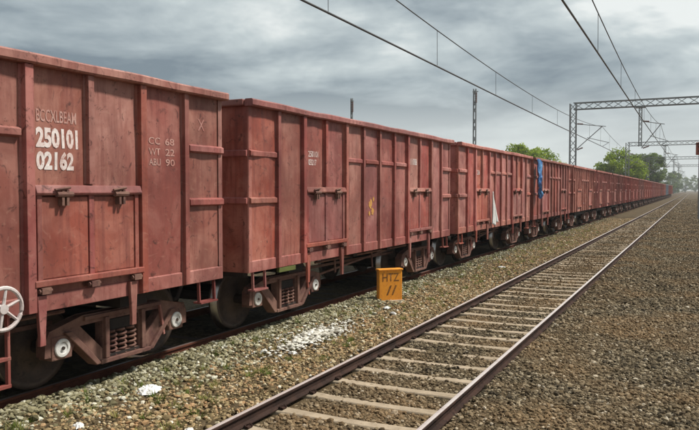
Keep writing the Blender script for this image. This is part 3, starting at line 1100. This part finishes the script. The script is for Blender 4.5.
# lettering on the nearest wagon (distances along the track are absolute, so subtract the centre)
c1 = ycen(0)
text_part('wagon_number', '250101', 4.735 - c1, 2.735, 0.205, 0.515, M['whitepaint'], W1, s1, label='white stencilled number 250101', bold=0.045)
text_part('wagon_number', '02162', 4.735 - c1, 2.505, 0.190, 0.45, M['whitepaint'], W1, s1, label='white stencilled number 02162', bold=0.045)
text_part('owner_code', 'BCCXLBEAM', 4.745 - c1, 2.955, 0.125, 0.49, M['faintpaint'], W1, s1, label='faint white line of small letters', bold=0.012)
for zz, tx, tn in ((2.80, 'CC', '68'), (2.67, 'WT', '22'), (2.545, 'ABU', '90')):
    text_part('load_marking', tx, 6.30 - c1, zz, 0.085, 0.19, M['faintpaint'], W1, s1, bold=0.012)
    text_part('load_marking', tn, 6.58 - c1, zz, 0.085, 0.17, M['faintpaint'], W1, s1, bold=0.012)
text_part('chalk_mark', 'X', 7.22 - c1, 3.06, 0.15, 0.13, M['fainter'], W1, s1)
c2 = ycen(1)
for zz, tx, wd in ((2.82, '250101', .34), (2.68, '03217', .28)):
    text_part('wagon_number', tx, YR[2] + .20, zz, 0.10, wd, M['whitepaint'], W2, s2, bold=0.004)
text_part('wagon_number', '311008', YR[8] + .16, 2.86, 0.15, .46, M['whitepaint'], W2, s2, bold=0.008)
for q, (dy, dz, ry, rz_) in enumerate(((.36, 1.92, .085, .11), (.46, 1.78, .07, .085), (.30, 1.74, .05, .06), (.50, 2.02, .04, .06))):
    o = blob_patch(YR[5] + dy, dz, ry, rz_, 5 + q, HW + 0.016 + 0.001 * q).build('paint_patch', M['yellowpaint'], W2)
    o['label'] = 'yellow paint patch on the side sheet'
o = MB().box(HW - .02, HW + .028, YR[1] + .02, YR[1] + .52, .915, .985).build('reflector_plate', M['greenpaint'], W2)
o['label'] = 'yellow-green plate below the side sill'
text_part('wagon_number', '142206', YR[2] + .16, 2.74, 0.14, .44, M['whitepaint'], W3, s3, bold=0.006)

# white cloth hanging from a stiffener of the third wagon
def hanging_cloth(name, mat, ytop, ybot, ztop, zbot, x, seed, fold=0.03, n=14):
    r = random.Random(seed)
    ph = r.uniform(0, 6)
    mb = MB()
    m_ = 18
    for k in range(m_ + 1):
        q = k / m_
        a0 = ytop[0] + (ybot[0] - ytop[0]) * q
        a1 = ytop[1] + (ybot[1] - ytop[1]) * q
        for i in range(n + 1):
            u = i / n
            z = ztop + (zbot - ztop) * q + 0.05 * math.sin(u * 7 + ph) * q
            mb.v.append((x + fold * (0.5 + 0.5 * math.sin(u * 11 + ph + q * 1.5)) * (0.35 + 0.65 * q), a0 + (a1 - a0) * u, z))
    for k in range(m_):
        for i in range(n):
            a = k * (n + 1) + i
            mb.f.append((a, a + n + 1, a + n + 2, a + 1)[::-1])
    mb.mi = [0] * len(mb.f)
    ob = mb.build(name, mat, None, True)
    sd = ob.modifiers.new('thick', 'SOLIDIFY')
    sd.thickness = 0.006
    return ob


yd = ycen(2) + YR[4]
cl = hanging_cloth('hanging_cloth', M['whitecloth'], (yd + .12, yd + .20), (yd + .02, yd + .62), 2.16, 1.12, TR2 + HW + 0.10, 3, 0.09)
tag(cl, 'white cloth hanging down the side of the third wagon', 'cloth')
ye = ycen(3) - BODY / 2
def crumpled_tarp():
    r = np.random.default_rng(4)
    n, m_ = 22, 26
    mb = MB()
    xs0 = TR2 + HW + 0.125
    for k in range(m_):
        q = k / (m_ - 1)
        lo = ye - .40 + .52 * q ** .8 + .07 * math.sin(q * 9) + r.uniform(-.02, .02)
        hi = ye + .52 + .12 * math.sin(q * 6 + 1) - .10 * q + r.uniform(-.02, .02)
        for i in range(n):
            u = i / (n - 1)
            zz = 3.42 - 1.42 * q + .12 * math.sin(u * 5 + 2) * q + .05 * math.sin(u * 17)
            f = .055 * (math.sin(u * 13 + 3 * math.sin(q * 4)) + .7 * math.sin(u * 7 - q * 11) + .5 * math.sin(q * 17 + u * 5)) + r.uniform(-.012, .012)
            mb.v.append((xs0 + .09 + f * (.4 + .6 * q), lo + (hi - lo) * u, zz))
    for k in range(m_ - 1):
        for i in range(n - 1):
            a = k * n + i
            mb.f.append((a, a + 1, a + n + 1, a + n))
    mb.mi = [0] * len(mb.f)
    ob = mb.build('tarpaulin', M['tarp'], None)
    sd = ob.modifiers.new('thick', 'SOLIDIFY')
    sd.thickness = 0.006
    return ob


cl = crumpled_tarp()
tag(cl, 'blue tarpaulin hanging over the near corner of the fourth wagon', 'tarpaulin')


# farther wagons: same shape, fewer separate pieces
def far_shell():
    mb = MB()
    mb.box(HW - .012, HW, -BODY / 2, BODY / 2, Z0, ZT - .04)
    mb.box(-HW, -HW + .012, -BODY / 2, BODY / 2, Z0, ZT - .04)
    mb.box(-HW + .014, HW - .014, -BODY / 2 + .002, -BODY / 2 + .014, Z0 + .002, ZT - .045)
    mb.box(-HW + .014, HW - .014, BODY / 2 - .014, BODY / 2 - .002, Z0 + .002, ZT - .045)
    mb.box(-HW + .014, HW - .014, -BODY / 2 + .016, BODY / 2 - .016, 1.13, 1.16)
    return mb


def far_frame():
    mb = MB()
    for i in range(0, 13):
        in_door = any(a < i < b2 for a, b2 in DOORS)
        h = hat(min(max(YR[i], YR[0] + .07), YR[12] - .07), 2.27 if in_door else Z0 + .01, ZT - .107, .13, .068)
        mb.add(h.v, h.f)
    for a, b2, zb in ((0, 1, 2.745), (0, 1, 2.05), (11, 12, 2.745), (11, 12, 2.05), (4, 8, 2.765)):
        h = side_band(YR[a] + .001, YR[b2] - .001, zb, .11, .052)
        mb.add(h.v, h.f)
    for sgn in (-1, 1):
        for zb in (2.745, 2.05):
            h = end_band(sgn, zb)
            mb.add(h.v, h.f)
    return mb


def far_door(a, b2):
    y0, y1 = YR[a] + .07, YR[b2] - .07
    ym = (y0 + y1) / 2
    return (MB().box(HW - .003, HW + .034, y0, ym - .03, 1.32, 2.14).box(HW - .003, HW + .034, ym + .03, y1, 1.32, 2.14)
            .box(HW - .003, HW + .085, y0 - .03, y1 + .03, 2.165, 2.26).box(HW - .003, HW + .08, y0 - .05, y1 + .05, 1.245, 1.312))


def far_coping():
    h0 = ZT - .105
    return (MB().box(HW - .03, HW + .10, -BODY / 2 - .045, BODY / 2 + .045, h0, ZT).box(-HW - .09, -HW + .03, -BODY / 2 - .045, BODY / 2 + .045, h0, ZT)
            .box(-HW + .032, HW - .032, -BODY / 2 - .085, -BODY / 2 + .03, h0 + .004, ZT - .004).box(-HW + .032, HW - .032, BODY / 2 - .03, BODY / 2 + .085, h0 + .004, ZT - .004))


for i in range(4, 24):
    blue = i in (18, 19)
    P = M['paint_blue'] if blue else M['paint']
    k = 'farb' if blue else 'far'
    seed = (i * 0.6180339 + 0.3) % 1.0
    root = empty('goods_wagon', (TR2, ycen(i), 0))
    col = 'blue-grey' if blue else 'red-brown'
    tag(root, '%s open wagon, %s in the train counted from the left edge' % (col, ORD[i]), 'wagon', 'open goods wagons of the train')
    part('body_shell', k + 'shell', far_shell, P, root, seed)
    part('rib_frame', k + 'frame', far_frame, P, root, seed)
    part('coping', k + 'cop', far_coping, P, root, seed)
    for di, (a, b2) in enumerate(DOORS):
        part('door', k + 'door%d' % di, lambda: far_door(a, b2), P, root, seed)
    part('underframe', k + 'under', lambda: MB().box(-.24, .24, -BODY / 2 - .34, BODY / 2 + .34, .86, 1.12).box(-1.3, 1.3, -2.0, 2.0, .75, 1.125)
         .box(-HW + .1, HW - .1, -BODY / 2 + .02, BODY / 2 - .02, 1.0, 1.126), M['under'], root, seed)
    for sgn in (-1, 1):
        make_bogie(root, sgn * BOGY, seed, k, i < 7)
    if i in (4, 6, 10, 11):
        for q, (yy, zz) in enumerate(((YR[5] + .3, 1.5), (YR[7] + .2, 1.35))):
            o = blob_patch(yy, zz, .30, .24, i * 7 + q, HW + 0.004).build('paint_patch', M['whitepaint'], root)
            o['weather_seed'] = seed

# ------------------------------------------------------------------ marker box between the tracks
mx, my = -5.62, 13.15
gz = float(ground_z(mx, my))
mk = empty('marker_post', (mx, my, gz - .07), R(-42))
tag(mk, 'orange marker block with dark letters standing in the gravel beside the train', 'marker')
MB().box(-.07, .07, -.265, .265, -.08, .70).build('block', M['orange'], mk, bevel=0.018)
MB().box(-.12, .12, -.30, .30, -.10, .075).build('footing', M['sleeper'], mk, bevel=0.02)
MB().box(-.085, .085, -.28, .28, .685, .725).build('cap', M['orange'], mk, bevel=0.012)


def flat_text(body, parent, size_w, size_h, yc, zc, face, name, mat):
    """lettering on a vertical face; face = 'x' (towards +x) or 'y' (towards -y)"""
    o = text_part(name, body, yc - size_w / 2, zc, size_h, size_w, mat, parent, 0.3, x=0.072, bold=0.01)
    return o


flat_text('HTZ', mk, .38, .17, 0.0, .55, 'x', 'lettering', M['black'])
flat_text('//', mk, .24, .20, 0.02, .28, 'x', 'lettering', M['black'])

# ------------------------------------------------------------------ litter
def litter_pile():
    n = 760
    q = rng.normal(size=(n, 2)) * np.array([0.58, 0.15])
    q[520:] *= np.array([1.7, 1.5])
    ang = 0.0
    x = -5.28 - q[:, 1] - 0.05 * q[:, 0]
    y = 9.40 + q[:, 0]
    s = rng.uniform(0.014, 0.075, n) * np.exp(-np.abs(q[:, 0]) * 0.45 - np.abs(q[:, 1]) * 1.8)
    z = ground_z(x, y) + s * rng.uniform(0.2, 1.0, n) + 0.03
    o = stones('white_rubble', np.stack([x, y, z], 1), s, ICO_V, ICO_F, M['rubble'], 0.7, 0.55)
    return tag(o, 'heap of broken white rubble lying on the gravel before the second wagon', 'rubble', kind='stuff')


litter_pile()


def crumple(name, x, y, rx, ry, h, mat, label, cat, seed, group=None, rz=0.0):
    """crumpled sheet or bag lying on the stones"""
    r = np.random.default_rng(seed)
    n, m_ = 15, 13
    mb = MB()
    z0 = float(ground_z(x, y)) + 0.022
    ring = r.uniform(0.72, 1.12, m_ * 2)
    vs = []
    for k in range(n):
        q = k / (n - 1)
        for i in range(2 * m_):
            a = math.pi * i / m_
            rad = q * ring[i] * (1 + r.uniform(-.06, .06))
            zz = h * max(0.0, (1 - q ** 2)) * r.uniform(.45, 1.0) + (r.uniform(0, .014) if q < 1 else 0)
            vs.append((rx * rad * math.cos(a), ry * rad * math.sin(a), zz))
    fs = []
    N = 2 * m_
    for k in range(n - 1):
        for i in range(N):
            j = (i + 1) % N
            fs.append((k * N + i, (k + 1) * N + i, (k + 1) * N + j, k * N + j))
    mb.add(vs, fs)
    o = mb.build(name, mat)
    o.location = (x, y, z0)
    o.rotation_euler = (0, 0, rz)
    sd = o.modifiers.new('thick', 'SOLIDIFY')
    sd.thickness = 0.004
    return tag(o, label, cat, group)


crumple('plastic_bag', -5.55, 5.98, .13, .20, .06, M['whitecloth'], 'flattened white plastic bag on the gravel below the nearest wagon', 'bag', 1, rz=.3)
LIT = [(-4.20, 5.05, .045, .07, 'small pale scrap against the left rail at the bottom edge'),
       (-5.30, 4.75, .05, .08, 'pale scrap on the gravel left of the white bag'),
       (-5.05, 8.35, .06, .08, 'white scrap just left of the white rubble heap'),
       (-5.45, 8.20, .05, .05, 'small white scrap between the rubble heap and the train rail'),
       (-5.35, 12.4, .07, .10, 'white scrap on the gravel left of the orange marker'),
       (-5.05, 12.0, .05, .10, 'thin white scrap in front of the orange marker'),
       (-5.10, 20.5, .08, .12, 'white scrap on the far gravel beyond the orange marker')]
for k, (x, y, a, b_, lb) in enumerate(LIT):
    crumple('litter_scrap', x, y, a, b_, .03, M['whitecloth'], lb, 'litter', 20 + k, 'litter scraps on the gravel', rz=k * 0.8)

# grass tufts among the grey gravel
def tufts():
    n_t, per = 330, 24
    cx = rng.uniform(-6.1, -4.35, n_t)
    cy = 4.2 + 40 * rng.random(n_t) ** 1.5
    vs, fs, pk = [], [], []
    for a, b_ in zip(cx, cy):
        if abs(a - TR1 + HG) < .2:
            continue
        gz = float(ground_z(a, b_))
        tone = random.random()
        for _ in range(per):
            ang = random.uniform(0, 6.28)
            r0 = random.uniform(0, .06)
            h = random.uniform(.03, .10)
            lean = random.uniform(.02, .08)
            p = Vector((a + r0 * math.cos(ang), b_ + r0 * math.sin(ang), gz))
            d = Vector((math.cos(ang), math.sin(ang), 0))
            s = Vector((-d.y, d.x, 0)) * random.uniform(.004, .008)
            o = len(vs)
            vs += [p - s, p + s, p + d * lean + Vector((0, 0, h))]
            fs.append((o, o + 1, o + 2))
            pk += [min(1, max(0, tone + random.uniform(-.2, .2)))] * 3
    o = numpy_mesh('grass', np.array([tuple(v) for v in vs]), np.array(fs), M['grass'], np.array(pk))
    return tag(o, 'sparse dry green grass tufts growing through the gravel', 'grass', kind='stuff')


tufts()

# ------------------------------------------------------------------ overhead line
SPAN0, SPANL = 7.5, 58.5      # supports stand at SPAN0 + k * SPANL


def mess_z(y, zc=6.98, rise=0.92):
    u = ((y - SPAN0) / SPANL) % 1.0
    return zc + rise * (2 * u - 1) ** 2


def catenary(xw, label, dx0=0.0, hc=6.14):
    root = empty('overhead_wire', (xw, SPAN0, 0))
    tag(root, label, 'wire')

    def xo(y):
        return dx0 * math.cos((y - SPAN0) / SPANL * math.pi)
    ys = np.concatenate([np.arange(-51, 125, 2.25), np.arange(125, 360, 6)])
    m_ = MB().path([(xo(y), y - SPAN0, mess_z(y)) for y in ys], .017, 6).build('messenger_wire', M['wire'], root, True)
    c_ = MB().path([(xo(y) * 1.2, y - SPAN0, hc + .05 * (1 - math.cos((y - SPAN0) / SPANL * 2 * math.pi)) * -.5) for y in ys], .026, 6).build('contact_wire', M['wire'], root, True)
    for y in np.arange(-1.0, 240, 7.31):
        MB().rod((xo(y) * 1.2, y - SPAN0, hc - .04), (xo(y), y - SPAN0, mess_z(y)), .008, 5).build('dropper', M['wire'], root)
    return root


catenary(TR2, 'twin overhead wires running above the goods train', 0.05)
catenary(-2.55, 'twin overhead wires running above the empty track', 0.06)


def lattice(mb, p0, p1, wx, wy, step, leg=.07, br=.035):
    """four-legged lattice column or beam between two points; wx, wy = half widths along two axes"""
    p0, p1 = Vector(p0), Vector(p1)
    d = (p1 - p0)
    L = d.length
    d.normalize()
    up = Vector((0, 0, 1)) if abs(d.z) < .9 else Vector((0, 1, 0))
    a = d.cross(up).normalized()
    b_ = a.cross(d).normalized()
    cs = [(-1, -1), (1, -1), (1, 1), (-1, 1)]
    off = [a * (s * wx) + b_ * (t2 * wy) for s, t2 in cs]
    for o in off:
        mb.bar(p0 + o, p1 + o, leg, leg)
    n = max(2, int(L / step))
    for k in range(n):
        q0, q1 = p0 + d * (L * k / n), p0 + d * (L * (k + 1) / n)
        for i in range(4):
            j = (i + 1) % 4
            if k % 2:
                i, j = j, i
            mb.bar(q0 + off[i], q1 + off[j], br, br)
    return mb


def cantilever(parent, xm, xw, zm, zc, name='cantilever'):
    """bracket from a mast at xm out to the wires at xw (local coordinates)"""
    s = 1 if xw > xm else -1
    mb = MB()
    mb.rod((xm, 0, zm + .35), (xw + s * .25, 0, zm + .02), .035, 6)
    mb.rod((xm, 0, zc - .25), (xw - s * .05, 0, zm + .05), .04, 6)
    mb.rod((xm + (xw - xm) * .42, 0, zc + .30 + (zm - zc) * .30), (xw + s * .55, 0, zc + .32), .03, 6)
    mb.rod((xw + s * .50, 0, zc + .32), (xw, 0, zc + .02), .022, 6)
    c = mb.build(name, M['steel'], parent)
    for zz, za in ((zm + .35, zm + .31), (zc - .25, zc - .07)):
        ib = MB()
        p = Vector((xm + s * .12, 0, zz))
        q = Vector((xm + s * .62, 0, za))
        for k in range(6):
            a = p.lerp(q, k / 6)
            b2 = p.lerp(q, k / 6 + .09)
            ib.rod(a, b2, .075, 8)
        ib.rod(p, q, .035, 8)
        ib.build('insulator', M['insul'], c)
    return c


def gantry(y, label, xl=-9.95, xr=7.2, top=10.15):
    root = empty('portal_gantry', (0, y, 0))
    tag(root, label, 'gantry', 'portal gantries over the tracks')
    for xm in (xl, xr):
        gz = float(ground_z(xm, y)) - .1
        lattice(MB(), (xm, 0, gz), (xm, 0, top - .05), .26, .22, .62, .085, .05).build('mast', M['steel'], root)
        MB().box(xm - .5, xm + .5, -.5, .5, gz - .3, gz + .35).build('mast_base', M['sleeper'], root, bevel=.03)
    lattice(MB(), (xl + .05, 0, top - .30), (xr - .05, 0, top - .30), .24, .29, .85, .085, .05).build('beam', M['steel'], root)
    xd = -4.25
    lattice(MB(), (xd, 0, top - .62), (xd, 0, 6.05), .11, .11, .42, .07, .035).box(xd - .42, xd + .42, -.3, .3, top - .72, top - .61).build('drop_post', M['steel'], root)
    lb = cantilever(root, xl + .26, TR2, mess_z(SPAN0), 6.14)
    lb2 = cantilever(root, xd + .11, -2.55, mess_z(SPAN0), 6.14)
    return root


GN = ['nearest grey lattice portal gantry spanning the tracks', 'second grey lattice gantry, seen under the nearest gantry beam',
      'third grey gantry, far along the tracks', 'fourth and farthest grey gantry near the vanishing point']
for k in range(1, 5):
    gantry(SPAN0 + SPANL * k, GN[k - 1])


def lone_mast(x, y, h, label, lw=.075):
    root = empty('overhead_mast', (x, y, float(ground_z(x, y)) - .05))
    tag(root, label, 'mast', 'single masts behind the train')
    lattice(MB(), (0, 0, 0), (0, 0, h), lw, lw * .8, .55, lw * .6, lw * .35).build('mast', M['steel'], root)
    MB().box(-.35, .35, -.35, .35, -.2, .3).build('mast_base', M['sleeper'], root, bevel=.03)
    br = MB().bar((-lw * 2, 0, h - .18), (lw * 3, 0, h - .18), .05, .05).build('cross_arm', M['steel'], root)
    ib = MB()
    for k in range(6):
        ib.rod((lw, 0, h - .25 - k * .11), (lw, 0, h - .31 - k * .11), .085, 8)
    ib.rod((lw, 0, h - .2), (lw, 0, h - .95), .03, 6)
    ib.build('insulator', M['insul'], br)
    return root


lone_mast(-12.6, 43.3, 9.1, 'dark lone mast rising behind the third wagon')
lone_mast(-19.9, 40.3, 8.9, 'thin pale mast rising behind the second wagon', .05)

# signal post at the far right edge
sp = empty('signal_post', (0.42, 62.0, float(ground_z(0.42, 62.0))))
tag(sp, 'rust-red signal box on a slender post at the right edge', 'signal')
MB().rod((0, 0, -.2), (0, 0, 6.2), .07, 10).build('post', M['steel'], sp)
MB().box(-.28, .28, -.16, .16, 5.15, 6.15).build('signal_box', M['redbox'], sp, bevel=.03)
MB().box(-.30, .30, -.42, -.17, 6.02, 6.06).rod((0, -.165, 5.80), (0, -.30, 5.80), .11, 12).rod((0, -.165, 5.45), (0, -.30, 5.45), .11, 12).build('lamp_hood', M['under'], sp)

# ------------------------------------------------------------------ trees
def tree(x, y, height, rad, label, mat, seed, base=0.30, leaf=.30, n_cl=70, per=95, squash=1.0):
    r = np.random.default_rng(seed)
    gz = float(ground_z(x, y)) - .1
    root = empty('tree', (x, y, gz))
    tag(root, label, 'tree', 'trees beyond the train')
    zc = height * (base + 1) / 2
    hz = height * (1 - base) / 2
    cents = []
    while len(cents) < n_cl:
        p = r.uniform(-1, 1, 3)
        l = np.linalg.norm(p)
        if l < 1 and l > .25:
            k = 1 - .25 * max(0, p[2])
            cents.append((p[0] * rad * k, p[1] * rad * k, zc + p[2] * hz * squash))
    cents = np.array(cents)
    tr = MB().path([(0, 0, 0), (.1 * rad * .1, 0, height * .2), (-.05 * rad, .03, height * base), (0, 0, zc)], [height * .028, height * .022, height * .018, height * .008], 8)
    tr.build('trunk', M['bark'], root, True)
    lb = MB()
    for c in cents[::6]:
        st = Vector((0, 0, height * base * r.uniform(.7, 1.2)))
        e = Vector(c)
        mid = st.lerp(e, .5) + Vector((0, 0, .12 * rad))
        lb.path([st, mid, e], [height * .009, height * .006, height * .002], 5)
    lb.build('limb', M['bark'], root, True)
    rc = r.uniform(.16, .30, n_cl) * rad
    n = n_cl * per
    ci = np.repeat(np.arange(n_cl), per)
    d = r.normal(size=(n, 3))
    d /= np.linalg.norm(d, axis=1, keepdims=True)
    p = cents[ci] + d * (rc[ci] * r.random(n) ** .4)[:, None] * np.array([1, 1, .75])
    u = r.normal(size=(n, 3))
    u /= np.linalg.norm(u, axis=1, keepdims=True)
    v = np.cross(u, d)
    v /= np.linalg.norm(v, axis=1, keepdims=True) + 1e-9
    sz = leaf * r.uniform(.5, 1.1, n)[:, None]
    vs = np.stack([p - u * sz * .5, p + v * sz * .3, p + u * sz * .5, p - v * sz * .3], 1).reshape(-1, 3)
    fs = np.arange(n * 4).reshape(-1, 4)
    tone = r.random(n_cl)[ci] * .6 + r.random(n) * .4
    cr = numpy_mesh('crown', vs, fs, mat, np.repeat(tone, 4))
    cr.parent = root
    return root


tree(-14.2, 163, 11.6, 5.2, 'bright green broad tree behind the train, left of the gantry drop post', M['leaf'], 1, leaf=.55, n_cl=110, per=110)
tree(-11.6, 221, 13.4, 5.2, 'darker green tree behind the train, right of the bright broad tree', M['leaf_dark'], 2, leaf=.6, n_cl=100, per=110)
tree(-28.8, 128, 11.4, 4.2, 'bright green tree left of the nearest gantry mast, behind the third wagon', M['leaf'], 4, leaf=.48, n_cl=90)
tree(-25.6, 131, 10.6, 4.4, 'lower green tree just left of the nearest gantry mast', M['leaf'], 5, leaf=.48, n_cl=90)
for k, (x, y, h) in enumerate(((-15, 420, 15), (-12, 520, 15), (-14, 640, 19), (-7, 760, 17), (2, 820, 18), (9, 760, 17), (16, 800, 20))):
    r_ = tree(x, y, h, 6.5, 'hazy distant tree at the vanishing point, %s from the left' % ORD[k], M['leaf_dark'], 40 + k, leaf=1.1, n_cl=60, per=50, base=.04)
    r_['group'] = 'hazy trees at the vanishing point'

# far scrub along the horizon
def scrub():
    n = 9000
    y = rng.uniform(420, 620, n)
    x = rng.uniform(-420, 260, n)
    x = np.where(np.abs(x + 5) < 14, x + 40, x)
    h = 3.2 + 2.0 * vnoise(x, y, .03, 31)
    z = rng.random(n) * np.maximum(h, 1.2) - .6
    u = rng.normal(size=(n, 3))
    u /= np.linalg.norm(u, axis=1, keepdims=True)
    v = np.cross(u, rng.normal(size=(n, 3)))
    v /= np.linalg.norm(v, axis=1, keepdims=True)
    p = np.stack([x, y, z], 1)
    s = rng.uniform(.8, 2.0, n)[:, None]
    vs = np.stack([p - u * s, p + v * s * .7, p + u * s, p - v * s * .7], 1).reshape(-1, 3)
    o = numpy_mesh('scrub', vs, np.arange(n * 4).reshape(-1, 4), M['leaf_dark'], np.repeat(rng.random(n), 4))
    return tag(o, 'low hazy scrub along the far horizon', 'scrub', kind='stuff')


scrub()

# ------------------------------------------------------------------ haze
m = bpy.data.materials.new('haze_air')
m.use_nodes = True
t = NT(m.node_tree)
pv = t.n('ShaderNodeVolumePrincipled')
pv.inputs['Color'].default_value = (0.93, 0.96, 0.97, 1)
pv.inputs['Density'].default_value = 0.0004
pv.inputs['Anisotropy'].default_value = 0.2
ov = t.n('ShaderNodeOutputMaterial')
t.l(pv.outputs[0], ov.inputs['Volume'])
hz = MB().box(-4200, 4200, -450, 6200, -2.5, 24.0).build('haze', m)
tag(hz, 'thin pale haze hanging over the tracks', 'haze', kind='stuff')
